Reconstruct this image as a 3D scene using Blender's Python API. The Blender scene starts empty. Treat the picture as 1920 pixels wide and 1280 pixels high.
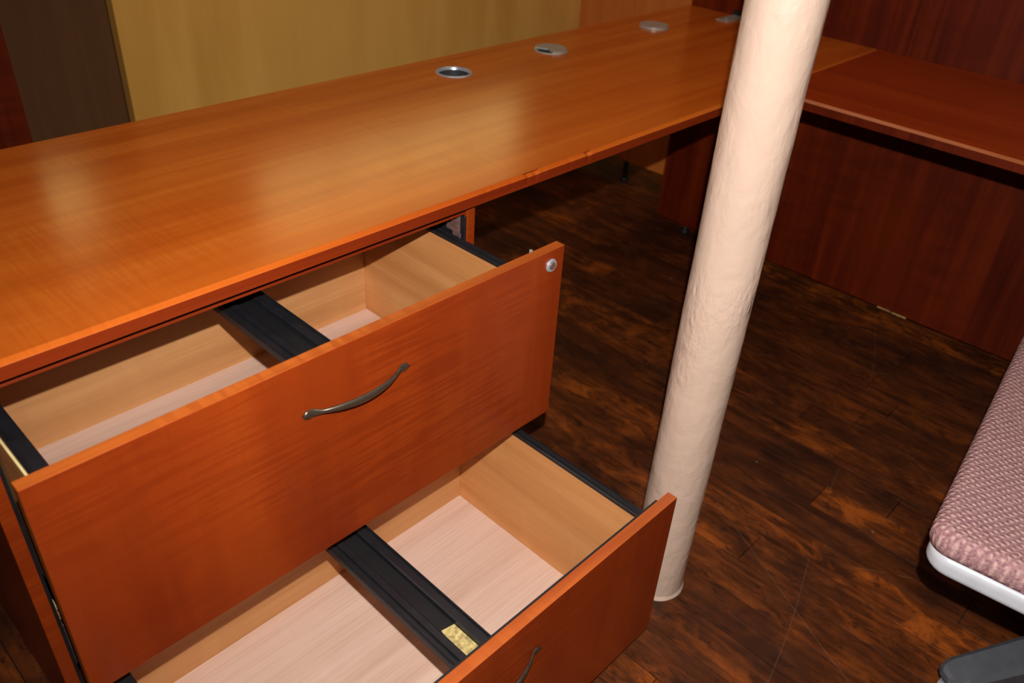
import bpy, bmesh, math, random
from mathutils import Vector, Matrix, noise

random.seed(7)
scene = bpy.context.scene
COL = scene.collection

# ------------------------------------------------------------------ camera
F_PX = 1559.75
CAM = Vector((-0.5104, -0.9109, 1.3042))
FW = Vector((0.61616, 0.55621, -0.55765)).normalized()
RT = Vector((0.69638, -0.71550, 0.05580)).normalized()
UP = RT.cross(FW).normalized()
cam_data = bpy.data.cameras.new('camera')
cam_data.sensor_fit = 'HORIZONTAL'
cam_data.sensor_width = 36.0
cam_data.lens = 36.0 * F_PX / 1920.0
cam_data.clip_start = 0.02
cam_data.clip_end = 60
cam_data.dof.use_dof = True
cam_data.dof.focus_distance = 1.28
cam_data.dof.aperture_fstop = 4.5
cam = bpy.data.objects.new('camera', cam_data)
COL.objects.link(cam)
cam.matrix_world = Matrix(((RT.x, UP.x, -FW.x, CAM.x), (RT.y, UP.y, -FW.y, CAM.y),
                           (RT.z, UP.z, -FW.z, CAM.z), (0, 0, 0, 1)))
scene.camera = cam

# ------------------------------------------------------------------ world, lights, exposure
world = bpy.data.worlds.new('world')
scene.world = world
world.use_nodes = True
world.node_tree.nodes['Background'].inputs[0].default_value = (1.0, 0.85, 0.7, 1)
world.node_tree.nodes['Background'].inputs[1].default_value = 0.02

flash_data = bpy.data.lights.new('camera_flash', 'SPOT')
flash_data.energy = 116.0
flash_data.color = (1.0, 0.97, 0.93)
flash_data.shadow_soft_size = 0.007
flash_data.spot_size = math.radians(120)
flash_data.spot_blend = 1.0
flash = bpy.data.objects.new('camera_flash', flash_data)
COL.objects.link(flash)
flash.location = (-0.50, -0.915, 1.43)
flash.rotation_euler = Vector((0.70, 0.45, -0.62)).to_track_quat('-Z', 'Y').to_euler()

scene.view_settings.view_transform = 'Standard'
scene.view_settings.look = 'None'
scene.view_settings.gamma = 1.0
scene.view_settings.use_curve_mapping = False
scene.view_settings.exposure = 0.0

# ------------------------------------------------------------------ node helpers
def srgb(r, g, b):
    def f(c):
        c /= 255.0
        return c / 12.92 if c <= 0.04045 else ((c + 0.055) / 1.055) ** 2.4
    return (f(r), f(g), f(b), 1.0)

class NT:
    def __init__(self, name):
        self.m = bpy.data.materials.new(name)
        self.m.use_nodes = True
        self.t = self.m.node_tree
        self.t.nodes.clear()
        self.out = self.t.nodes.new('ShaderNodeOutputMaterial')
        self.b = self.t.nodes.new('ShaderNodeBsdfPrincipled')
        self.t.links.new(self.b.outputs[0], self.out.inputs[0])
    def n(self, kind, **kw):
        nd = self.t.nodes.new('ShaderNode' + kind)
        for k, v in kw.items():
            setattr(nd, k, v)
        return nd
    def link(self, a, b):
        self.t.links.new(a, b)
    def setv(self, sock, v):
        if hasattr(v, 'is_linked') or isinstance(v, bpy.types.NodeSocket):
            self.link(v, sock)
        else:
            sock.default_value = v
    def coords(self, scale=(1, 1, 1), rot=(0, 0, 0), rand=0.0, loc=(0, 0, 0)):
        tc = self.n('TexCoord')
        mp = self.n('Mapping')
        mp.inputs['Scale'].default_value = scale
        mp.inputs['Rotation'].default_value = rot
        mp.inputs['Location'].default_value = loc
        src = tc.outputs['Object']
        if rand:
            oi = self.n('ObjectInfo')
            vm = self.n('VectorMath', operation='SCALE')
            vm.inputs[0].default_value = (rand, rand * 1.7, rand * 0.6)
            self.link(oi.outputs['Random'], vm.inputs['Scale'])
            va = self.n('VectorMath', operation='ADD')
            self.link(src, va.inputs[0]); self.link(vm.outputs[0], va.inputs[1])
            src = va.outputs[0]
        self.link(src, mp.inputs['Vector'])
        return mp.outputs[0]
    def noise(self, vec, scale=1.0, detail=4.0, rough=0.5, dist=0.0):
        nd = self.n('TexNoise')
        self.link(vec, nd.inputs['Vector'])
        nd.inputs['Scale'].default_value = scale
        nd.inputs['Detail'].default_value = detail
        nd.inputs['Roughness'].default_value = rough
        nd.inputs['Distortion'].default_value = dist
        return nd.outputs['Fac']
    def wave(self, vec, scale, dist=2.0, detail=2.0, dscale=1.0, direction='X', prof='SIN'):
        nd = self.n('TexWave', wave_type='BANDS', bands_direction=direction, wave_profile=prof)
        self.link(vec, nd.inputs['Vector'])
        nd.inputs['Scale'].default_value = scale
        nd.inputs['Distortion'].default_value = dist
        nd.inputs['Detail'].default_value = detail
        nd.inputs['Detail Scale'].default_value = dscale
        return nd.outputs['Fac']
    def ramp(self, fac, stops, interp='LINEAR'):
        nd = self.n('ValToRGB')
        nd.color_ramp.interpolation = interp
        els = nd.color_ramp.elements
        while len(els) < len(stops):
            els.new(0.5)
        for e, (p, c) in zip(els, stops):
            e.position = p
            e.color = c if len(c) == 4 else (*c, 1)
        self.link(fac, nd.inputs[0])
        return nd.outputs[0]
    def mix(self, fac, a, b, blend='MIX'):
        nd = self.n('MixRGB', blend_type=blend)
        self.setv(nd.inputs[0], fac); self.setv(nd.inputs[1], a); self.setv(nd.inputs[2], b)
        return nd.outputs[0]
    def math(self, op, a, b=0.0, clamp=False):
        nd = self.n('Math', operation=op, use_clamp=clamp)
        self.setv(nd.inputs[0], a); self.setv(nd.inputs[1], b)
        return nd.outputs[0]
    def bump(self, h, strength=0.2, dist=0.001):
        nd = self.n('Bump')
        nd.inputs['Strength'].default_value = strength
        nd.inputs['Distance'].default_value = dist
        self.link(h, nd.inputs['Height'])
        self.link(nd.outputs[0], self.b.inputs['Normal'])
    def base(self, c): self.setv(self.b.inputs['Base Color'], c)
    def rough(self, v): self.setv(self.b.inputs['Roughness'], v)

def plain(name, c, rough=0.5, metal=0.0, spec=0.5, grain=0.06, gscale=40):
    q = NT(name)
    v = q.coords((gscale,) * 3)
    f = q.noise(v, 1.0, 3)
    lo = tuple(x * (1 - grain * 2) for x in c[:3]) + (1,)
    hi = tuple(min(1, x * (1 + grain * 2)) for x in c[:3]) + (1,)
    q.base(q.ramp(f, [(0.3, lo), (0.7, hi)]))
    q.rough(rough)
    q.b.inputs['Metallic'].default_value = metal
    q.b.inputs['Specular IOR Level'].default_value = spec
    return q.m

G = (1, 1, 1)
def veneer(name, dark, mid, light, axis='X', figure=0.0, fig_scale=60, rough=0.28, streak=1.0,
           leaf=None, spec=0.5, coat=0.0, pores=0.25, gs=22, cross=7.0):
    """wood veneer, grain along the given axis, with a cross-grain ripple figure"""
    q = NT(name)
    st = {'X': (1.2, gs, gs), 'Y': (gs, 1.2, gs), 'Z': (gs, gs, 1.2)}[axis]
    fine = {'X': (6, 260, 260), 'Y': (260, 6, 260), 'Z': (260, 260, 6)}[axis]
    v = q.coords(st)
    f1 = q.noise(v, 1.0, 5, 0.55, 0.4)
    c = q.ramp(f1, [(0.30, dark), (0.5, mid), (0.72, light)])
    f2 = q.noise(q.coords((1.6, 1.6, 1.6), loc=(3, 1, 7)), 1.0, 3)
    c = q.mix(q.math('MULTIPLY', q.ramp(f2, [(0.35, (0, 0, 0)), (0.7, (1, 1, 1))]), 0.45), c, light)
    f3 = q.noise(q.coords(fine), 1.0, 2)
    c = q.mix(pores, c, q.mix(1.0, c, q.ramp(f3, [(0.35, (0.55, 0.5, 0.45)), (0.55, (1, 1, 1))]), 'MULTIPLY'))
    if figure > 0:
        # ripple runs across the grain
        stv = {'X': (fig_scale, cross, cross), 'Y': (cross, fig_scale, cross), 'Z': (cross, cross, fig_scale)}[axis]
        w = q.ramp(q.noise(q.coords(stv, loc=(1, 4, 2)), 1.0, 2, 0.5, 0.3), [(0.44, (0, 0, 0)), (0.57, (1, 1, 1))])
        mk = q.ramp(q.noise(q.coords({'X': (2.5, 5, 5), 'Y': (5, 2.5, 5), 'Z': (5, 5, 3)}[axis], loc=(5, 2, 9)), 1.0, 3),
                    [(0.38, (0, 0, 0)), (0.62, (1, 1, 1))])
        fac = q.math('MULTIPLY', q.math('MULTIPLY', w, mk), figure)
        c = q.mix(fac, c, dark)
    if leaf:
        # veneer leaves laid side by side along X, each a little lighter or darker
        tc = q.coords((1, 1, 1))
        sp = q.n('SeparateXYZ'); q.link(tc, sp.inputs[0])
        idx = q.math('FLOOR', q.math('DIVIDE', q.math('ADD', sp.outputs['X'], leaf[1]), leaf[0]))
        wn = q.n('TexWhiteNoise', noise_dimensions='1D'); q.link(idx, wn.inputs['W'])
        c = q.mix(q.math('MULTIPLY', wn.outputs['Value'], leaf[2]), c, light)
    q.base(c)
    q.rough(rough)
    q.b.inputs['Specular IOR Level'].default_value = spec
    if coat:
        q.b.inputs['Coat Weight'].default_value = coat
        q.b.inputs['Coat Roughness'].default_value = 0.2
    q.bump(f3, 0.06, 0.0003)
    return q.m

M = {}
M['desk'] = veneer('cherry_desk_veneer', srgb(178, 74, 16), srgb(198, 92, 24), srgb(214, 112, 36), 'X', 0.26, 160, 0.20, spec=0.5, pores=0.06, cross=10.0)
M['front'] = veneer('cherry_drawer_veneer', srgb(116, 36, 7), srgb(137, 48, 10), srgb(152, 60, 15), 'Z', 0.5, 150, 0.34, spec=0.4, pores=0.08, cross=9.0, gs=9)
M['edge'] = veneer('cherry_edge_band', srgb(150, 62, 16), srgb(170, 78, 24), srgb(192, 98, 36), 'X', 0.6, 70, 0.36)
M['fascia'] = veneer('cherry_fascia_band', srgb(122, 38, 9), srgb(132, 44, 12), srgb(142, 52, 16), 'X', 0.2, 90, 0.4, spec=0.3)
M['mahog'] = veneer('mahogany_panel_veneer', srgb(66, 14, 2), srgb(92, 25, 3), srgb(120, 40, 6), 'Z', 0.3, 30, 0.45, spec=0.2)
M['ret'] = veneer('mahogany_worktop_veneer', srgb(138, 42, 4), srgb(154, 51, 6), srgb(168, 60, 10), 'Y', 0.15, 90, 0.36, spec=0.35)
M['ret_edge'] = veneer('mahogany_worn_edge', srgb(150, 74, 34), srgb(166, 88, 44), srgb(184, 104, 56), 'Y', 0.3, 20, 0.4)
M['birch'] = veneer('birch_plywood', srgb(178, 122, 72), srgb(198, 140, 88), srgb(214, 160, 106), 'X', 0.2, 20, 0.55, spec=0.25, pores=0.12)
M['birch_side'] = veneer('birch_plywood_side', srgb(186, 122, 68), srgb(206, 140, 82), srgb(220, 160, 102), 'Y', 0.25, 14, 0.55, spec=0.25, pores=0.12)
M['maple_base'] = veneer('maple_drawer_bottom', srgb(206, 170, 148), srgb(220, 186, 166), srgb(228, 196, 178), 'X', 0.1, 30, 0.5, spec=0.25, pores=0.18)
M['yellow'] = veneer('maple_partition_veneer', srgb(200, 142, 62), srgb(214, 156, 72), srgb(228, 172, 88), 'Z', 0.1, 6, 0.5, leaf=(0.357, 0.05, 0.45), spec=0.2, pores=0.05, gs=9)
M['brown'] = veneer('walnut_partition_veneer', srgb(184, 98, 38), srgb(198, 110, 46), srgb(210, 122, 56), 'Z', 0.1, 6, 0.5, spec=0.2, pores=0.1)
M['umber'] = veneer('umber_partition_veneer', srgb(106, 70, 42), srgb(116, 77, 47), srgb(126, 85, 53), 'Z', 0.1, 6, 0.6, spec=0.15, pores=0.1)
M['black'] = plain('black_plastic', srgb(26, 26, 30), 0.42, grain=0.1)
M['black_deep'] = plain('black_paint', srgb(14, 14, 16), 0.6, grain=0.1)
M['steel_dark'] = plain('dark_slide_steel', srgb(128, 98, 92), 0.35, 0.35, grain=0.15, gscale=80)
M['brass'] = plain('old_brass_plate', srgb(228, 190, 120), 0.4, 0.2, grain=0.15)
M['nickel'] = plain('brushed_nickel', srgb(112, 98, 84), 0.26, 0.8, grain=0.06, gscale=120)
M['chrome'] = plain('satin_chrome', srgb(196, 198, 204), 0.28, 0.55, grain=0.03)
M['alu'] = plain('grey_grommet_plastic', srgb(178, 172, 160), 0.35, 0.35, grain=0.05)
M['grom_in'] = plain('grommet_sleeve', srgb(72, 74, 78), 0.4, 0.4, grain=0.05)
M['tan'] = plain('raw_board_tan', srgb(176, 156, 100), 0.8, grain=0.25, gscale=160)
M['cream_edge'] = plain('raw_plywood_edge', srgb(236, 214, 150), 0.7, grain=0.06)
M['grey_pl'] = plain('grey_chair_plastic', srgb(198, 200, 206), 0.38, grain=0.03)
M['dark_pl'] = plain('dark_grey_plastic', srgb(84, 86, 92), 0.45, grain=0.05)
M['wall'] = plain('painted_wall', srgb(176, 146, 106), 0.85, grain=0.05, gscale=3)
M['ceil'] = plain('painted_ceiling', srgb(190, 180, 165), 0.9, grain=0.03, gscale=3)
M['frame'] = plain('window_frame_paint', srgb(200, 190, 175), 0.6, grain=0.04)

# floor boards: worn, stained, scratched
q = NT('worn_floorboards')
v = q.coords((60, 7.0, 60), rand=9.0)
f1 = q.noise(v, 1.0, 5, 0.6, 0.5)
c = q.ramp(f1, [(0.30, srgb(66, 32, 15)), (0.50, srgb(104, 50, 18)), (0.70, srgb(142, 70, 24))])
oi = q.n('ObjectInfo')
geo = q.n('NewGeometry')
def world_noise(sc, det, rg, dist=0.0, off=(0, 0, 0)):
    mp = q.n('Mapping'); q.link(geo.outputs['Position'], mp.inputs[0])
    mp.inputs['Scale'].default_value = sc; mp.inputs['Location'].default_value = off
    return q.noise(mp.outputs[0], 1.0, det, rg, dist)
# boards worn back to orange wood
wr = q.ramp(world_noise((18, 9, 18), 7, 0.7, 0.4, (3, 1, 0)), [(0.49, (0, 0, 0)), (0.62, (1, 1, 1))])
pw = q.math('POWER', oi.outputs['Random'], 1.5)
c = q.mix(q.math('MULTIPLY', wr, q.math('ADD', q.math('MULTIPLY', pw, 0.55), 0.25)), c, srgb(190, 96, 30))
# some boards darker than others
c = q.mix(q.math('MULTIPLY', q.math('SUBTRACT', 1.0, oi.outputs['Random']), 0.62), c, srgb(54, 27, 15))
# old dark stains
c = q.mix(q.ramp(world_noise((5, 3, 5), 6, 0.66), [(0.44, (0, 0, 0)), (0.62, (0.72, 0.72, 0.72))]), c, srgb(42, 23, 16))
c = q.mix(q.ramp(world_noise((40, 16, 40), 5, 0.7, 0.8), [(0.56, (0, 0, 0)), (0.66, (0.7, 0.7, 0.7))]), c, srgb(34, 18, 13))
# plaster specks
sv = q.n('TexVoronoi'); mp3 = q.n('Mapping'); q.link(geo.outputs['Position'], mp3.inputs[0]); mp3.inputs['Scale'].default_value = (9, 9, 9); q.link(mp3.outputs[0], sv.inputs['Vector']); sv.inputs['Scale'].default_value = 1.0
c = q.mix(q.math('MULTIPLY', q.math('LESS_THAN', sv.outputs['Distance'], 0.022), 0.5), c, srgb(170, 160, 150))
# scratches: thin pale lines in several directions
for k, (rz, sc, off) in enumerate(((0.35, 0.55, 0.0), (1.25, 0.7, 3.0), (2.5, 0.45, 7.0))):
    mp2 = q.n('Mapping'); q.link(geo.outputs['Position'], mp2.inputs[0])
    mp2.inputs['Rotation'].default_value = (0, 0, rz); mp2.inputs['Location'].default_value = (off, off, 0)
    wv = q.wave(mp2.outputs[0], sc, 2.5, 1.0, 0.8, 'X')
    line = q.math('GREATER_THAN', wv, 0.99996)
    gate = q.math('GREATER_THAN', q.noise(mp2.outputs[0], 3.0, 3), 0.52)
    c = q.mix(q.math('MULTIPLY', q.math('MULTIPLY', line, gate), 0.13), c, srgb(170, 128, 98))
q.base(c)
q.rough(q.ramp(f1, [(0.3, (0.35, 0.35, 0.35)), (0.7, (0.55, 0.55, 0.55))]))
q.b.inputs['Specular IOR Level'].default_value = 0.3
q.bump(f1, 0.25, 0.0010)
M['floor'] = q.m
M['floor_gap'] = plain('floor_gap_dirt', srgb(20, 12, 8), 0.9, grain=0.2)

# lumpy cream paint
q = NT('cream_gloss_paint')
a = q.noise(q.coords((26, 26, 20)), 1.0, 3, 0.5, 0.5)
vo = q.n('TexVoronoi', feature='SMOOTH_F1'); q.link(q.coords((38, 38, 22), loc=(4, 4, 4)), vo.inputs['Vector']); vo.inputs['Scale'].default_value = 1.0
pit = q.ramp(vo.outputs['Distance'], [(0.05, (1, 1, 1)), (0.24, (0, 0, 0))])
fine = q.noise(q.coords((150, 150, 60), loc=(4, 4, 4)), 1.0, 3, 0.6)
patch = q.ramp(q.noise(q.coords((14, 14, 7), loc=(2, 9, 1)), 1.0, 3), [(0.5, (0, 0, 0)), (0.66, (1, 1, 1))])
q.base(q.ramp(q.noise(q.coords((5, 5, 2)), 1.0, 3), [(0.3, srgb(200, 172, 153)), (0.7, srgb(208, 180, 161))]))
q.rough(0.30)
hgt = q.math('ADD', q.math('MULTIPLY', a, 0.8), q.math('MULTIPLY', q.math('ADD', q.math('MULTIPLY', fine, 0.6), q.math('MULTIPLY', pit, 0.5)), patch))
q.bump(hgt, 0.8, 0.0045)
M['cream'] = q.m

# mauve woven upholstery
q = NT('mauve_tweed_fabric')
v = q.coords((1, 1, 1), rot=(0, 0, 0.6))
w1 = q.wave(v, 34, 1.6, 2, 3, 'X')
w2 = q.wave(v, 30, 1.6, 2, 3, 'Y')
wv = q.math('MULTIPLY', w1, w2)
sp = q.noise(q.coords((260, 260, 260)), 1.0, 2)
c = q.ramp(wv, [(0.05, srgb(140, 98, 104)), (0.35, srgb(178, 136, 138)), (0.8, srgb(204, 166, 160))])
c = q.mix(0.35, c, q.ramp(sp, [(0.35, srgb(134, 92, 102)), (0.65, srgb(220, 180, 170))]))
q.base(c)
q.rough(0.95)
q.b.inputs['Specular IOR Level'].default_value = 0.1
q.bump(wv, 0.7, 0.003)
M['fabric'] = q.m

# ------------------------------------------------------------------ mesh helpers
def new_obj(name, bm, mat, parent=None, smooth=False):
    me = bpy.data.meshes.new(name)
    bmesh.ops.recalc_face_normals(bm, faces=bm.faces[:])
    bm.to_mesh(me); bm.free()
    mats = mat if isinstance(mat, (list, tuple)) else [mat]
    for m_ in mats:
        me.materials.append(m_)
    if smooth:
        for p in me.polygons:
            p.use_smooth = True
    o = bpy.data.objects.new(name, me)
    COL.objects.link(o)
    if parent:
        o.parent = parent
        o.matrix_parent_inverse = parent.matrix_world.inverted()
    return o

def add_box(bm, x0, x1, y0, y1, z0, z1, bev=0.0, seg=2, mi=0):
    vs = [bm.verts.new((x, y, z)) for x in (x0, x1) for y in (y0, y1) for z in (z0, z1)]
    idx = [(0, 1, 3, 2), (4, 6, 7, 5), (0, 4, 5, 1), (2, 3, 7, 6), (0, 2, 6, 4), (1, 5, 7, 3)]
    fs = [bm.faces.new([vs[i] for i in f]) for f in idx]
    for f in fs:
        f.material_index = mi
    if bev > 0:
        es = list({e for f in fs for e in f.edges})
        r = bmesh.ops.bevel(bm, geom=es, offset=bev, segments=seg, profile=0.5, affect='EDGES', clamp_overlap=True)
        for f in r['faces']:
            f.material_index = mi
    return fs

def box(name, x0, x1, y0, y1, z0, z1, mat, parent=None, bev=0.0008, seg=1):
    bm = bmesh.new()
    add_box(bm, x0, x1, y0, y1, z0, z1, bev, seg)
    return new_obj(name, bm, mat, parent)

def extrude_profile(bm, prof, y0, y1, axis='Y', n=1, mi=0):
    """prof: closed list of (u, w); extruded along the axis"""
    def P(u, t, w):
        return (u, t, w) if axis == 'Y' else (t, u, w)
    rings = []
    for i in range(n + 1):
        t = y0 + (y1 - y0) * i / n
        rings.append([bm.verts.new(P(u, t, w)) for u, w in prof])
    k = len(prof)
    for a_, b2 in zip(rings[:-1], rings[1:]):
        for j in range(k):
            f = bm.faces.new((a_[j], a_[(j + 1) % k], b2[(j + 1) % k], b2[j]))
            f.material_index = mi
    bm.faces.new(rings[0]); bm.faces.new(list(reversed(rings[-1])))

def lathe(bm, prof, seg=32, cx=0, cy=0, mi=0, a0=0.0):
    rings = []
    for r, z in prof:
        rings.append([bm.verts.new((cx + r * math.cos(a0 + 2 * math.pi * i / seg), cy + r * math.sin(a0 + 2 * math.pi * i / seg), z)) for i in range(seg)])
    for a_, b2 in zip(rings[:-1], rings[1:]):
        for i in range(seg):
            f = bm.faces.new((a_[i], a_[(i + 1) % seg], b2[(i + 1) % seg], b2[i]))
            f.material_index = mi
    return rings

def cyl_y(bm, cx, cz, r, y0, y1, seg=24, bev=0.0):
    ra = []
    prof = [(r, y1), (r, y0 + bev), (r - bev, y0)] if bev else [(r, y1), (r, y0)]
    for rr, y in prof:
        ra.append([bm.verts.new((cx + rr * math.cos(2 * math.pi * i / seg), y, cz + rr * math.sin(2 * math.pi * i / seg))) for i in range(seg)])
    for a_, b2 in zip(ra[:-1], ra[1:]):
        for i in range(seg):
            bm.faces.new((a_[i], a_[(i + 1) % seg], b2[(i + 1) % seg], b2[i]))
    bm.faces.new(ra[0]); bm.faces.new(list(reversed(ra[-1])))

def empty(name, loc, rz=0.0):
    o = bpy.data.objects.new(name, None)
    o.empty_display_size = 0.05
    COL.objects.link(o)
    o.location = loc
    o.rotation_euler = (0, 0, rz)
    o.matrix_world = Matrix.Translation(loc) @ Matrix.Rotation(rz, 4, 'Z')
    return o

def tag(o, label=None, cat=None, group=None, kind=None):
    if label: o['label'] = label
    if cat: o['category'] = cat
    if group: o['group'] = group
    if kind: o['kind'] = kind
    return o

# ------------------------------------------------------------------ room shell
RX0, RX1, RY0, RY1, RZ = -3.0, 6.2, -3.2, 4.2, 3.3
floor = tag(box('floor', RX0, RX1, RY0, RY1, -0.06, -0.011, M['floor_gap'], None, 0), 'dark worn wooden plank floor', None, None, 'structure')

PW = 0.0875
LENS = [0.46, 0.62, 0.78, 0.95, 1.15]
plank_mesh = []
for Ln in LENS:
    for w_ in range(2):
        bm = bmesh.new()
        hw, hl, ch = PW / 2 - 0.0009, Ln / 2 - 0.0009, 0.00015
        vs = []
        for (ix, iy, z) in ((hw, hl, -0.0105), (hw, hl, -ch), (hw - ch, hl - ch, 0.0)):
            vs.append([bm.verts.new((sx * ix, sy * iy, z)) for sx, sy in ((-1, -1), (1, -1), (1, 1), (-1, 1))])
        for a_, b2 in zip(vs[:-1], vs[1:]):
            for i in range(4):
                bm.faces.new((a_[i], a_[(i + 1) % 4], b2[(i + 1) % 4], b2[i]))
        bm.faces.new(vs[-1])
        me = bpy.data.meshes.new('plank')
        bmesh.ops.recalc_face_normals(bm, faces=bm.faces[:])
        bm.to_mesh(me); bm.free()
        me.materials.append(M['floor'])
        plank_mesh.append((Ln, me))
IX0, IX1, IY0, IY1 = -0.95, 2.25, -1.35, 1.55
rest = bmesh.new()
nplank = 0
X_OFF = 0.5335
k0 = math.floor((RX0 - X_OFF) / PW) + 1
k1 = math.floor((RX1 - X_OFF) / PW) - 1
for k in range(k0, k1 + 1):
    xc = X_OFF + (k + 0.5) * PW
    y = RY0 + random.uniform(-0.6, 0.0)
    while y < RY1 - 0.05:
        Ln, me = random.choice(plank_mesh)
        ya, yb = y, y + Ln
        y = yb
        if ya < RY0 or yb > RY1:
            ya, yb = max(ya, RY0 + 0.002), min(yb, RY1 - 0.002)
            if yb - ya < 0.02: continue
            add_box(rest, xc - PW / 2 + 0.0007, xc + PW / 2 - 0.0007, ya + 0.0006, yb - 0.0006, -0.0105, -0.0002)
            continue
        if IX0 < xc < IX1 and yb > IY0 and ya < IY1 and nplank < 290:
            o = bpy.data.objects.new('plank', me)
            COL.objects.link(o)
            o.parent = floor
            o.location = (xc, (ya + yb) / 2, random.uniform(-0.0004, 0.0))
            nplank += 1
        else:
            add_box(rest, xc - PW / 2 + 0.0007, xc + PW / 2 - 0.0007, ya + 0.0006, yb - 0.0006, -0.0105, -0.0002)
ro = new_obj('plank_field', rest, M['floor'], floor)
tag(ro, kind='stuff')

def struct(name, *a):
    o = box(name, *a, None, 0)
    return tag(o, kind='structure')
tag(struct('wall_back', RX0, RX1, RY1, RY1 + 0.15, -0.06, RZ, M['wall']), 'plain tan painted wall far behind the partitions')
tag(struct('wall_front', RX0, RX1, RY0 - 0.15, RY0, -0.06, RZ, M['wall']), 'plain tan painted wall behind the viewer')
tag(struct('wall_left', RX0 - 0.15, RX0, RY0, RY1, -0.06, RZ, M['wall']), 'plain tan painted wall at the left of the room')
tag(struct('wall_right', RX1, RX1 + 0.15, RY0, RY1, -0.06, RZ, M['wall']), 'plain tan painted wall at the right of the room')
tag(struct('ceiling', RX0, RX1, RY0, RY1, RZ, RZ + 0.1, M['ceil']), 'pale painted ceiling of the room')

# high windows in the far wall (their glow is what the desk top mirrors)
def glow(name, c, s):
    q = NT(name)
    q.base((0.02, 0.02, 0.02, 1))
    q.b.inputs['Emission Color'].default_value = c
    q.b.inputs['Emission Strength'].default_value = s
    return q.m
M['pane'] = glow('window_daylight', (1.0, 0.76, 0.26, 1), 2.3)
def window(n, x0, x1, z0, z1, cols):
    y = RY1
    bm = bmesh.new()
    t = 0.05
    add_box(bm, x0 - t, x1 + t, y - 0.04, y - 0.001, z1, z1 + t)
    add_box(bm, x0 - t, x1 + t, y - 0.06, y - 0.001, z0 - t, z0)
    add_box(bm, x0 - t, x0, y - 0.04, y - 0.001, z0, z1)
    add_box(bm, x1, x1 + t, y - 0.04, y - 0.001, z0, z1)
    w = new_obj('window_%d' % n, bm, M['frame'])
    tag(w, 'high daylit window in the far wall, number %s from the left' % {1: 'one', 2: 'two'}[n], None, None, 'structure')
    dx = (x1 - x0) / cols
    for i in range(cols):
        box('pane', x0 + i * dx + 0.01, x0 + (i + 1) * dx - 0.01, y - 0.012, y - 0.002, z0, z1, M['pane'], w, 0)
        if i:
            box('mullion', x0 + i * dx - 0.01, x0 + i * dx + 0.01, y - 0.035, y - 0.002, z0, z1, M['frame'], w, 0)
window(1, 0.72, 1.18, 1.98, 2.62, 1)
window(2, 2.3, 5.0, 2.52, 3.2, 4)

# fluorescent ceiling fixtures above the desks, out of the picture
M['tube'] = glow('fluorescent_diffuser', (1.0, 0.88, 0.70, 1), 3.6)
for k, (x, y, w) in enumerate(((0.3, 0.6, 'above the left end of the long worktop'), (1.9, 0.6, 'above the far end of the long worktop'),
                               (0.3, -1.3, 'above the file cabinet aisle'), (1.9, -1.3, 'above the return desk'))):
    fx = empty('ceiling_light', (x, y, RZ))
    tag(fx, 'long fluorescent ceiling light ' + w, 'ceiling light', 'fluorescent ceiling lights')
    box('housing', x - 0.62, x + 0.62, y - 0.17, y + 0.17, RZ - 0.06, RZ - 0.001, M['frame'], fx, 0)
    box('diffuser', x - 0.60, x + 0.60, y - 0.15, y + 0.15, RZ - 0.072, RZ - 0.06, M['tube'], fx, 0)

# ------------------------------------------------------------------ main worktop
H = 0.737
T = 0.0236
D = 0.6364
LX = 1.9519          # inner face of the tall panel at the far end
def worktop_profile(d0, d1, h, t):
    """square slab with a flat eased chamfer along the front top edge"""
    return [(d1, h), (d1, h - t), (d0 + 0.0006, h - t), (d0, h - t + 0.0008), (d0, h - 0.0052), (d0 + 0.0006, h - 0.0046),
            (d0 + 0.0030, h - 0.0028), (d0 + 0.0062, h - 0.0007), (d0 + 0.0074, h - 0.00005), (d0 + 0.0085, h)]

desk = empty('long_desk_worktop', (0.4, 0.32, H - T))
tag(desk, 'long orange cherry veneer worktop lying over the open file cabinet', 'desk top')
bm = bmesh.new()
n = 300
prof = worktop_profile(0.0, D, H, T)
extrude_profile(bm, prof, -1.15, LX - 0.0015, 'X', n)
# chipped stretch of the front edge
for v_ in bm.verts:
    x, y, z = v_.co
    if 0.36 < x < 0.80 and y < 0.009 and H - T + 0.004 < z < H - 0.0002:
        s = noise.noise(Vector((x * 55, 3.1, 0.0))) + 0.6 * noise.noise(Vector((x * 130, 8.1, 0.0)))
        m = max(0.0, s + 0.05) * math.exp(-((x - 0.55) / 0.14) ** 2)
        v_.co.y += 0.0040 * m
        v_.co.z -= 0.0045 * m
top = new_obj('top', bm, [M['desk'], M['fascia']], desk)
# front face and underside take the fascia band
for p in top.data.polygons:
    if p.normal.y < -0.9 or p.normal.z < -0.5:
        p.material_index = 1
GROM = [(0.8154, 0.5237), (1.1526, 0.5237), (1.6008, 0.5237)]
GR = 0.040
bmc = bmesh.new()
rings = lathe(bmc, [(GR - 0.003, H - 0.06), (GR - 0.003, H + 0.06)], 40, GROM[0][0], GROM[0][1])
rings2 = lathe(bmc, [(GR - 0.003, H - 0.06), (GR - 0.003, H + 0.06)], 40, GROM[1][0], GROM[1][1])
for rr in (rings, rings2):
    bmc.faces.new(list(reversed(rr[0]))); bmc.faces.new(rr[1])
bmesh.ops.recalc_face_normals(bmc, faces=bmc.faces[:])
cut = new_obj('cutter', bmc, M['black'])
md = top.modifiers.new('holes', 'BOOLEAN')
md.operation = 'DIFFERENCE'; md.object = cut; md.solver = 'EXACT'
bpy.context.view_layer.update()
dg = bpy.context.evaluated_depsgraph_get()
nm = bpy.data.meshes.new_from_object(top.evaluated_get(dg))
top.modifiers.clear()
top.data = nm
bpy.data.objects.remove(cut, do_unlink=True)

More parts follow.
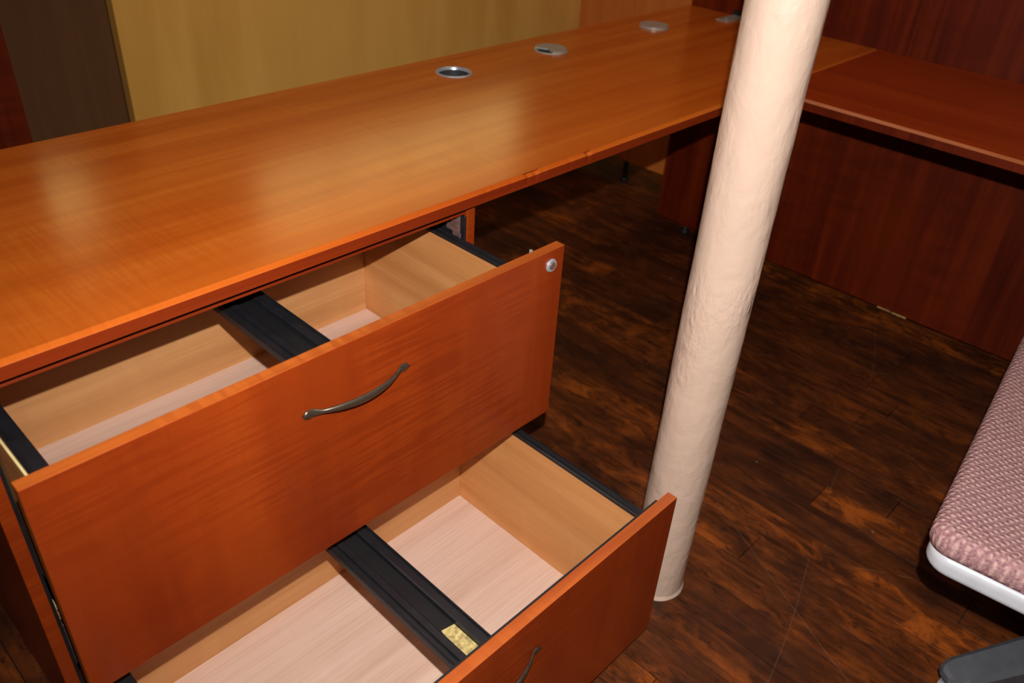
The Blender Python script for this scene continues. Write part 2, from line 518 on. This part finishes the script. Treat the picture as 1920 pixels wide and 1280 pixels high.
def grommet(x, y, lid):
    bm = bmesh.new()
    r = GR
    lathe(bm, [(r - 0.0035, H - 0.045), (r - 0.0035, H + 0.0005), (r - 0.002, H + 0.0022), (r + 0.002, H + 0.0024), (r + 0.0035, H + 0.0002)], 40, x, y)
    g = new_obj('grommet', bm, M['chrome'] if lid == 0 else M['alu'], desk, True)
    bm = bmesh.new()
    lathe(bm, [(r - 0.0045, H - 0.05), (r - 0.0045, H - 0.004)], 40, x, y)
    new_obj('sleeve', bm, M['grom_in'], g, True)
    if lid:
        bm = bmesh.new()
        pts = []
        for i in range(44):
            a = 2 * math.pi * i / 44
            px, py = math.cos(a), math.sin(a)
            rad = r + 0.001
            # cable mouth on the left side
            da = abs((a - math.radians(180) + math.pi) % (2 * math.pi) - math.pi)
            if lid == 1 and da < 0.75:
                rad = r * (0.28 + 0.5 * (da / 0.75) ** 2)
            pts.append((x + px * rad, y + py * rad))
        lo = [bm.verts.new((px, py, H + 0.002)) for px, py in pts]
        hi = [bm.verts.new((px, py, H + 0.0065)) for px, py in pts]
        for i in range(44):
            j = (i + 1) % 44
            bm.faces.new((lo[i], lo[j], hi[j], hi[i]))
        bm.faces.new(hi); bm.faces.new(list(reversed(lo)))
        new_obj('lid', bm, M['alu'], g)
grommet(*GROM[0], 0)
grommet(*GROM[1], 1)
grommet(*GROM[2], 2)

# ------------------------------------------------------------------ file cabinet with two open drawers
cab = empty('lateral_file_cabinet', (0, 0.3, 0))
tag(cab, 'orange cherry lateral file cabinet with two open drawers under the long worktop', 'file cabinet')
XC = 0.4
YC = 0.015
ZT = H - T - 0.0005
SP = 0.0178
for s in (-1, 1):
    x0, x1 = (XC - SP, XC) if s > 0 else (-XC, -XC + SP)
    bm = bmesh.new()
    add_box(bm, x0, x1, YC, 0.60, 0.0, ZT, 0.0008, 1)
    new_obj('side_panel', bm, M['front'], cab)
XI = XC - SP
box('back_panel', -XI, XI, 0.588, 0.60, 0.0, ZT, M['front'], cab)
box('top_panel', -XI, XI, YC + 0.003, 0.588, 0.6945, 0.6978, M['fascia'], cab, 0.0003)
box('bottom_panel', -XI, XI, YC + 0.03, 0.588, 0.012, 0.030, M['front'], cab)
box('plinth', -XI, XI, YC + 0.05, YC + 0.062, 0.0, 0.012, M['black_deep'], cab)
for s in (-1, 1):
    xa, xb = (XI - 0.0045, XI - 0.0002) if s > 0 else (-XI + 0.0002, -XI + 0.0045)
    box('slide_strip', xa, xb, YC + 0.002, 0.56, 0.05, 0.690, M['black'], cab)
# slide hardware seen past the right drawer side, and catches on the left
bm = bmesh.new()
add_box(bm, XI - 0.0075, XI - 0.0045, YC + 0.012, YC + 0.045, 0.655, 0.690, 0.0006, 1)
add_box(bm, XI - 0.0105, XI - 0.0045, YC + 0.014, YC + 0.045, 0.676, 0.680, 0.0004, 1)
add_box(bm, XI - 0.0105, XI - 0.0045, YC + 0.014, YC + 0.045, 0.668, 0.671, 0.0004, 1)
add_box(bm, XI - 0.0065, XI - 0.0045, YC + 0.010, YC + 0.030, 0.56, 0.655, 0.0006, 1)
new_obj('slide_bracket', bm, M['steel_dark'], cab)
for zz, hh, m_ in ((0.323, 0.009, 'cream_edge'), (0.302, 0.013, 'birch')):
    box('catch', -XI + 0.0046, -XI + 0.0075, YC + 0.004, YC + 0.02, zz, zz + hh, M[m_], cab)
bm = bmesh.new()
add_box(bm, -XI + 0.0046, -XI + 0.0068, YC + 0.003, YC + 0.10, 0.205, 0.292, 0.0006, 1)
new_obj('slide_bracket', bm, M['steel_dark'], cab)

def handle(parent, x, y, z):
    """bow pull: flattened feet, thin necks, a fuller middle standing off the front"""
    bm = bmesh.new()
    N, K = 48, 14
    rings = []
    half = 0.0855
    for i in range(N + 1):
        t = -1 + 2 * i / N
        a = abs(t)
        px = t * half
        # stand-off
        if a > 0.82:
            off = 0.0027
        else:
            u = a / 0.82
            off = 0.0027 + 0.0190 * (1 - u * u) ** 0.9
        # half height (z) and half thickness (y)
        if a > 0.70:
            u = (a - 0.70) / 0.30
            hz = 0.0032 + 0.0042 * math.sin(min(1, u * 1.25) * math.pi / 2)
            hz *= math.sqrt(max(0.0, 1 - max(0, (u - 0.55) / 0.45) ** 2)) if u > 0.55 else 1
            hy = 0.0026
        else:
            u = a / 0.70
            hz = 0.0058 - 0.0026 * u ** 2
            hy = 0.0040 - 0.0012 * u
        hz = max(hz, 0.0006)
        ring = []
        for k in range(K):
            b2 = 2 * math.pi * k / K
            ring.append(bm.verts.new((x + px, y - off - hy * math.sin(b2) * 0.95, z + hz * math.cos(b2))))
        rings.append(ring)
    for a_, b2 in zip(rings[:-1], rings[1:]):
        for k in range(K):
            bm.faces.new((a_[k], a_[(k + 1) % K], b2[(k + 1) % K], b2[k]))
    bm.faces.new(rings[0]); bm.faces.new(list(reversed(rings[-1])))
    h = new_obj('handle', bm, M['nickel'], parent, True)
    h['label'] = 'curved brushed nickel bow handle'
    return h

def drawer(yf, z0, z1, zbot, zside, yback, patch, lock):
    th = 0.018
    bm = bmesh.new()
    add_box(bm, -0.4015, 0.4015, yf, yf + th, z0, z1, 0.0009, 2)
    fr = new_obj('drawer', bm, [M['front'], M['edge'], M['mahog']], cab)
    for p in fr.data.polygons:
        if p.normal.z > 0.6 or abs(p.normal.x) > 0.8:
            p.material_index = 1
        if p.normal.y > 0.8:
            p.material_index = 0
    yi = yf + th
    zb = zbot - 0.008
    for s in (-1, 1):
        xa, xb = (0.3605, 0.3745) if s > 0 else (-0.3745, -0.3575)
        box('drawer_side', xa, xb, yi, yback + 0.012, zb - 0.004, zside, M['birch_side'], fr)
        # raw edge of the plywood beside the rail
        if s < 0:
            box('plywood_edge', xa, xa + 0.0028, yi, yback + 0.012, zside, zside + 0.0012, M['cream_edge'], fr, 0.0002)
        # black hanging-file rail clipped over the side
        bm = bmesh.new()
        if s > 0:
            pr = [(0.3585, zside - 0.001), (0.3585, zside + 0.0045), (0.3605, zside + 0.006), (0.3660, zside + 0.0035), (0.3700, zside + 0.0035),
                  (0.3715, zside + 0.006), (0.3755, zside + 0.005), (0.3765, zside - 0.004), (0.3746, zside - 0.004), (0.3746, zside + 0.0003), (0.3603, zside + 0.0003), (0.3603, zside - 0.001)]
        else:
            pr = [(-0.3505, zside - 0.004), (-0.3495, zside + 0.003), (-0.3515, zside + 0.0055), (-0.3560, zside + 0.004), (-0.3650, zside + 0.004),
                  (-0.3690, zside + 0.0058), (-0.3712, zside + 0.004), (-0.3712, zside + 0.0003), (-0.3573, zside + 0.0003), (-0.3573, zside - 0.004)]
        extrude_profile(bm, pr, yi + 0.0005, yback + 0.010, 'Y')
        new_obj('file_rail', bm, M['black'], fr)
    box('drawer_back', -0.3572, 0.3603, yback, yback + 0.012, zb - 0.004, zside - 0.004, M['birch'], fr)
    box('drawer_bottom', -0.3572, 0.3603, yi, yback, zb, zbot, M['maple_base'], fr, 0.0003)
    # divider: two channels with a sunken strip between them
    zt = zside + 0.002
    bm = bmesh.new()
    def prf(sgn, xo, xi_):
        # xo: outer edge, xi_: inner edge
        w = xi_ - xo
        return [(xo, zt - 0.016), (xo, zt - 0.006), (xo + 0.10 * w, zt - 0.0045), (xo + 0.12 * w, zt - 0.0005), (xo + 0.20 * w, zt - 0.0005),
                (xo + 0.24 * w, zt - 0.005), (xo + 0.46 * w, zt - 0.005), (xo + 0.50 * w, zt), (xo + 0.92 * w, zt), (xi_, zt - 0.001), (xi_, zt - 0.016)]
    extrude_profile(bm, prf(1, -0.0405, -0.0175), yi + 0.0006, yback - 0.0005, 'Y')
    extrude_profile(bm, prf(-1, 0.0315, 0.0095), yi + 0.0006, yback - 0.0005, 'Y')
    dv = new_obj('divider_rail', bm, M['black'], fr)
    dv['label'] = 'black double channel file divider across the drawer'
    box('divider_web', -0.0174, 0.0094, yi + 0.0006, yback - 0.0005, zt - 0.016, zt - 0.010, M['black_deep'], dv, 0.0002)
    if patch:
        bm = bmesh.new()
        pts = []
        ya, yb = yi + 0.006, yi + 0.083
        for i in range(9):
            pts.append((-0.0165 + 0.0005 * random.random() + (0.004 * (i / 8) ** 3), ya + (yb - ya) * i / 8))
        for i in range(8, -1, -1):
            pts.append((0.0088, ya + (yb - ya - 0.004) * i / 8))
        lo = [bm.verts.new((px, py, zt - 0.0099)) for px, py in pts]
        hi = [bm.verts.new((px, py, zt - 0.0088)) for px, py in pts]
        m_ = len(pts)
        for i in range(m_):
            bm.faces.new((lo[i], lo[(i + 1) % m_], hi[(i + 1) % m_], hi[i]))
        bm.faces.new(hi); bm.faces.new(list(reversed(lo)))
        po = new_obj('bare_patch', bm, M['tan'], dv)
        po['label'] = 'tan raw patch showing in the divider channel'
        box('front_liner', -0.372, 0.3745, yi, yi + 0.0045, z1 - 0.035, z1 - 0.0025, M['black'], fr, 0.0004)
    handle(fr, -0.0025, yf, z0 + 0.7645 * (z1 - z0))
    if lock:
        lx, lz = 0.3719, 0.6848
        bm = bmesh.new()
        cyl_y(bm, lx, lz, 0.0112, yf - 0.0035, yf, 28, 0.0016)
        lk = new_obj('lock', bm, M['chrome'], fr, False)
        lk['label'] = 'round silver lock cylinder'
        bm = bmesh.new()
        cyl_y(bm, lx, lz, 0.0064, yf - 0.0046, yf - 0.0034, 24, 0.0006)
        add_box(bm, lx - 0.0008, lx + 0.0008, yf - 0.0052, yf - 0.0046, lz - 0.0035, lz + 0.0035)
        new_obj('lock_plug', bm, M['steel_dark'], fr, False)
        # tip of the locking screw standing above the front
        bm = bmesh.new()
        add_box(bm, 0.3455, 0.3490, yi + 0.001, yi + 0.006, z1 - 0.02, z1 + 0.0006, 0.0004, 1)
        new_obj('lock_tongue', bm, M['alu'], fr)
    return fr
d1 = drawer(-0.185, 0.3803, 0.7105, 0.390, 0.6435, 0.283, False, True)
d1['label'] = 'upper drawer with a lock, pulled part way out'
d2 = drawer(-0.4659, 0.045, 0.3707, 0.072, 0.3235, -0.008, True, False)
d2['label'] = 'lower drawer, pulled further out'

# ------------------------------------------------------------------ return desk
RX = 1.3389
ret = empty('return_desk', (1.7, -0.6, 0))
tag(ret, 'dark mahogany return desk standing at right angles to the long worktop', 'desk')
bm = bmesh.new()
prof = worktop_profile(RX, LX - 0.0015, H - 0.0008, T)
extrude_profile(bm, prof, -1.75, -0.0012, 'Y', 60)
rt = new_obj('top', bm, [M['ret'], M['mahog'], M['ret_edge']], ret)
for p in rt.data.polygons:
    if p.center.x < RX + 0.0086 and 0.2 < p.normal.z < 0.97:
        p.material_index = 2
    if p.normal.x < -0.9 or p.normal.z < -0.5:
        p.material_index = 1
LP = 1.8892
YP = 0.5671
box('leg_panel', LP, LP + 0.022, -1.70, -0.004, 0.03, H - T - 0.001, M['mahog'], ret, 0.001)
box('leg_panel', LP, LP + 0.022, -0.0035, YP, 0.03, H - T - 0.001, M['mahog'], ret, 0.001)
box('end_panel', RX + 0.05, LP - 0.001, -1.70, -1.68, 0.0, H - T - 0.001, M['mahog'], ret, 0.001)
for yy in (0.47, -0.9, -1.5):
    bm = bmesh.new()
    rg = lathe(bm, [(0.016, 0.0), (0.016, 0.010), (0.007, 0.013), (0.007, 0.031)], 16, LP + 0.011, yy)
    bm.faces.new(list(reversed(rg[0])))
    new_obj('foot', bm, M['black_deep'], ret, True)
# chipped pale stretch along the bottom edge of the leg panel
bm = bmesh.new()
add_box(bm, LP - 0.0012, LP + 0.004, -0.335, -0.292, 0.0262, 0.0300, 0.0004, 1)
add_box(bm, LP - 0.0012, LP + 0.004, -0.288, -0.245, 0.0272, 0.0300, 0.0004, 1)
ch = new_obj('chipped_edge', bm, M['brass'], ret)
ch['label'] = 'pale chipped strip at the bottom of the panel'

# tall panel at the far end of the worktop
tp = empty('tall_end_panel', (LX + 0.014, -0.55, 0))
tag(tp, 'tall dark mahogany panel standing behind the return desk', 'panel')
box('panel', LX, LX + 0.026, -1.75, D - 0.006, 0.0, 1.72, M['mahog'], tp, 0.001)
box('cap', LX - 0.003, LX + 0.029, -1.75, D - 0.006, 1.72, 1.735, M['mahog'], tp, 0.001)

# small metal bracket on the worktop against the tall panel
br = empty('corner_bracket', (1.905, 0.455, H))
tag(br, 'small grey metal bracket lying on the worktop beside the tall panel', 'bracket')
box('plate', 1.842, LX - 0.002, 0.425, 0.468, H + 0.0004, H + 0.0035, M['alu'], br, 0.0008)
box('cable_slot', LX - 0.010, LX - 0.0025, 0.380, 0.470, H + 0.0036, H + 0.016, M['black_deep'], br, 0.0006)
bm = bmesh.new()
rg = lathe(bm, [(0.005, H + 0.0035), (0.0045, H + 0.0055)], 14, 1.868, 0.447)
bm.faces.new(rg[1])
new_obj('screw', bm, M['chrome'], br, True)

# ------------------------------------------------------------------ partitions
YY = 1.2
XB = 2.093
py_ = empty('maple_partition', (1.2, YY + 0.02, 0))
tag(py_, 'pale yellow maple partition standing behind the long worktop', 'partition')
box('panel', 0.338, XB - 0.002, YY, YY + 0.035, 0.09, 1.155, M['yellow'], py_, 0.001)
box('top_cap', 0.338, XB - 0.002, YY - 0.002, YY + 0.037, 1.155, 1.17, M['yellow'], py_, 0.001)
for xx in (0.42, 1.1, 1.6):
    bm = bmesh.new()
    rg = lathe(bm, [(0.02, 0.0), (0.02, 0.012), (0.012, 0.016), (0.012, 0.09)], 14, xx, YY + 0.018)
    bm.faces.new(list(reversed(rg[0])))
    new_obj('foot', bm, M['black'], py_, True)
def brown(y0, y1, label, feet):
    e = empty('walnut_partition', (XB + 0.015, (y0 + y1) / 2, 0))
    tag(e, label, 'partition', 'brown partitions beyond the tall end panel')
    box('panel', XB, XB + 0.03, y0, y1, 0.085, 1.75, M['brown'], e, 0.0015)
    for yy in feet:
        bm = bmesh.new()
        rg = lathe(bm, [(0.017, 0.0), (0.017, 0.008), (0.010, 0.012), (0.010, 0.085)], 14, XB + 0.014, yy)
        bm.faces.new(list(reversed(rg[0])))
        new_obj('foot', bm, M['black_deep'], e, True)
brown(0.66, 0.951, 'brown wood partition next to the tall dark end panel', (0.905, 0.70))
brown(0.954, YY + 0.035, 'brown wood partition in the corner beside the yellow maple partition', (1.205,))

um = empty('umber_partition', (0.6, 1.77, 0))
tag(um, 'dark brown partition seen in the gap left of the yellow maple partition', 'partition')
box('panel', -0.9, 1.6, 1.75, 1.785, 0.0, 1.25, M['umber'], um, 0.001)
box('top_cap', -0.9, 1.6, 1.748, 1.787, 1.25, 1.265, M['umber'], um, 0.001)
# dark cabinet at the left edge of the picture
bk = empty('tall_dark_cabinet', (-0.4, 1.35, 0))
tag(bk, 'tall dark red mahogany cabinet behind the left end of the long worktop', 'cabinet')
box('body', -0.85, 0.0885, YY + 0.022, 1.62, 0.06, 1.30, M['mahog'], bk, 0.001)
box('door', -0.38, 0.0885, YY, YY + 0.02, 0.065, 1.295, M['mahog'], bk, 0.001)
box('door', -0.85, -0.383, YY, YY + 0.02, 0.065, 1.295, M['mahog'], bk, 0.001)
box('plinth', -0.83, 0.07, YY + 0.04, 1.60, 0.0, 0.06, M['black_deep'], bk, 0.001)

# ------------------------------------------------------------------ column
PX, PY, PR = 0.5401, -0.3915, 0.0516
col = empty('support_column', (PX, PY, 0))
tag(col, 'round cream painted iron column standing beside the open drawers', 'column')
bm = bmesh.new()
SEG, RN = 72, 420
rings = []
for j in range(RN + 1):
    z = 0.004 + (RZ - 0.004) * (j / RN) ** 1.0
    ring = []
    for i in range(SEG):
        a = 2 * math.pi * i / SEG
        ca, sa = math.cos(a), math.sin(a)
        p = Vector((ca * 1.6, sa * 1.6, z * 9))
        dr = 0.0007 * noise.noise(p) + 0.0004 * noise.noise(p * 3.1)
        # paint runs: small proud ridges
        rr = noise.noise(Vector((ca * 3, sa * 3, z * 26 + 11)))
        dr += 0.0009 * max(0.0, rr - 0.35)
        ring.append(bm.verts.new((PX + (PR + dr) * ca, PY + (PR + dr) * sa, z)))
    rings.append(ring)
for a_, b2 in zip(rings[:-1], rings[1:]):
    for i in range(SEG):
        bm.faces.new((a_[i], a_[(i + 1) % SEG], b2[(i + 1) % SEG], b2[i]))
new_obj('pipe', bm, M['cream'], col, True)
bm = bmesh.new()
prof = [(PR - 0.001, 0.012), (PR + 0.0012, 0.006), (PR + 0.0035, 0.002), (PR + 0.0042, 0.0003), (PR - 0.002, 0.0003)]
lathe(bm, prof, 48, PX, PY)
for v_ in bm.verts:
    a = math.atan2(v_.co.y - PY, v_.co.x - PX)
    k = 1 + 0.25 * noise.noise(Vector((math.cos(a) * 2, math.sin(a) * 2, 5)))
    r = math.hypot(v_.co.x - PX, v_.co.y - PY)
    if r > PR:
        r2 = PR + (r - PR) * k
        v_.co.x = PX + r2 * math.cos(a); v_.co.y = PY + r2 * math.sin(a)
new_obj('base_lip', bm, M['cream'], col, True)

# ------------------------------------------------------------------ office chair
CR = math.radians(6.4)
cc = Vector((0.897, -1.042, 0))
chair = empty('office_chair', cc, CR)
tag(chair, 'mauve tweed office chair with grey plastic seat shell and star base', 'chair')
def rbox(x0, x1, y0, y1, z0, z1, rc, re, seg=6, crown=0.0):
    """rounded plan box with soft edges, local to the chair"""
    bm = bmesh.new()
    fs = add_box(bm, x0, x1, y0, y1, z0, z1)
    vert = [e for e in bm.edges if abs(e.verts[0].co.z - e.verts[1].co.z) > 1e-6]
    bmesh.ops.bevel(bm, geom=vert, offset=rc, segments=seg, profile=0.5, affect='EDGES')
    hor = [e for e in bm.edges if abs(e.verts[0].co.z - e.verts[1].co.z) < 1e-6 and len(e.link_faces) == 2
           and abs(abs(e.link_faces[0].normal.z) - abs(e.link_faces[1].normal.z)) > 0.5]
    bm.normal_update()
    hor = [e for e in bm.edges if len(e.link_faces) == 2 and abs(abs(e.link_faces[0].normal.z) - abs(e.link_faces[1].normal.z)) > 0.5]
    bmesh.ops.bevel(bm, geom=hor, offset=re, segments=5, profile=0.5, affect='EDGES')
    return bm
def chair_part(name, bm, mat, smooth=True, parent=None):
    o = new_obj(name, bm, mat, None, smooth)
    o.parent = parent or chair
    return o
SW, SD = 0.36, 0.29
def autosmooth(o):
    md = o.modifiers.new('n', 'WEIGHTED_NORMAL'); md.keep_sharp = False
seat = chair_part('seat_cushion', rbox(-SW, SW, -SD, SD, 0.437, 0.482, 0.034, 0.018), M['fabric'])
autosmooth(seat)
pan = chair_part('seat_shell', rbox(-SW + 0.004, SW - 0.004, -SD + 0.010, SD - 0.006, 0.404, 0.440, 0.036, 0.013), M['grey_pl'])
autosmooth(pan)
bb = rbox(-0.27, 0.27, -0.045, 0.0, 0.0, 0.46, 0.02, 0.012)
bmesh.ops.rotate(bb, verts=bb.verts[:], cent=(0, 0, 0), matrix=Matrix.Rotation(math.radians(10), 3, 'X'))
bmesh.ops.translate(bb, verts=bb.verts[:], vec=(0, -SD - 0.02, 0.60))
back = chair_part('backrest', bb, M['fabric']); autosmooth(back)
bm = bmesh.new()
add_box(bm, -0.03, 0.03, -SD - 0.075, -SD - 0.055, 0.43, 0.85, 0.004, 2)
add_box(bm, -0.03, 0.03, -SD - 0.075, -0.05, 0.395, 0.412, 0.004, 2)
chair_part('back_bar', bm, M['dark_pl'], False)
bm = bmesh.new()
rg = lathe(bm, [(0.028, 0.09), (0.028, 0.24), (0.018, 0.245), (0.018, 0.37), (0.09, 0.39), (0.09, 0.41)], 24)
bm.faces.new(list(reversed(rg[0]))); bm.faces.new(rg[-1])
chair_part('gas_column', bm, M['dark_pl'], False)
bm = bmesh.new()
rg = lathe(bm, [(0.045, 0.062), (0.045, 0.12), (0.034, 0.125)], 24)
bm.faces.new(list(reversed(rg[0]))); bm.faces.new(rg[-1])
chair_part('base_hub', bm, M['dark_pl'], False)
A0 = math.radians(145.6 - 6.4)
for k in range(4):
    a = A0 + k * math.pi / 2
    bm = bmesh.new()
    prs = []
    for t, w, zt_, zb_ in ((0.03, 0.034, 0.118, 0.07), (0.12, 0.032, 0.108, 0.068), (0.20, 0.030, 0.093, 0.066), (0.240, 0.029, 0.086, 0.064), (0.260, 0.022, 0.082, 0.064), (0.268, 0.010, 0.078, 0.066)):
        prs.append([(t, -w, zb_), (t, -w, zt_ - 0.008), (t, -w * 0.7, zt_), (t, w * 0.7, zt_), (t, w, zt_ - 0.008), (t, w, zb_)])
    R3 = Matrix.Rotation(a, 3, 'Z')
    rr = [[bm.verts.new(R3 @ Vector(p)) for p in pr] for pr in prs]
    for a_, b2 in zip(rr[:-1], rr[1:]):
        for i in range(6):
            bm.faces.new((a_[i], a_[(i + 1) % 6], b2[(i + 1) % 6], b2[i]))
    bm.faces.new(rr[0]); bm.faces.new(list(reversed(rr[-1])))
    leg = chair_part('base_leg', bm, M['dark_pl'], False)
    for s in (-1, 1):
        bm = bmesh.new()
        ang = a + 0.5
        ax = Vector((math.cos(ang), math.sin(ang), 0)); sd = Vector((-math.sin(ang), math.cos(ang), 0))
        c0 = R3 @ Vector((0.238, 0, 0.026)) + sd * (0.012 * s)
        ra, rb = [], []
        for i in range(20):
            t = 2 * math.pi * i / 20
            d = ax * math.cos(t) * 0.0255 + Vector((0, 0, math.sin(t) * 0.0255))
            ra.append(bm.verts.new(c0 + d + sd * 0.008 * s)); rb.append(bm.verts.new(c0 + d - sd * 0.008 * s))
        for i in range(20):
            bm.faces.new((ra[i], ra[(i + 1) % 20], rb[(i + 1) % 20], rb[i]))
        bm.faces.new(ra); bm.faces.new(list(reversed(rb)))
        chair_part('caster_wheel', bm, M['dark_pl'], False, leg)
    bm = bmesh.new()
    c0 = R3 @ Vector((0.238, 0, 0))
    rg = lathe(bm, [(0.008, 0.026), (0.008, 0.067)], 10, c0.x, c0.y)
    chair_part('caster_stem', bm, M['dark_pl'], True, leg)
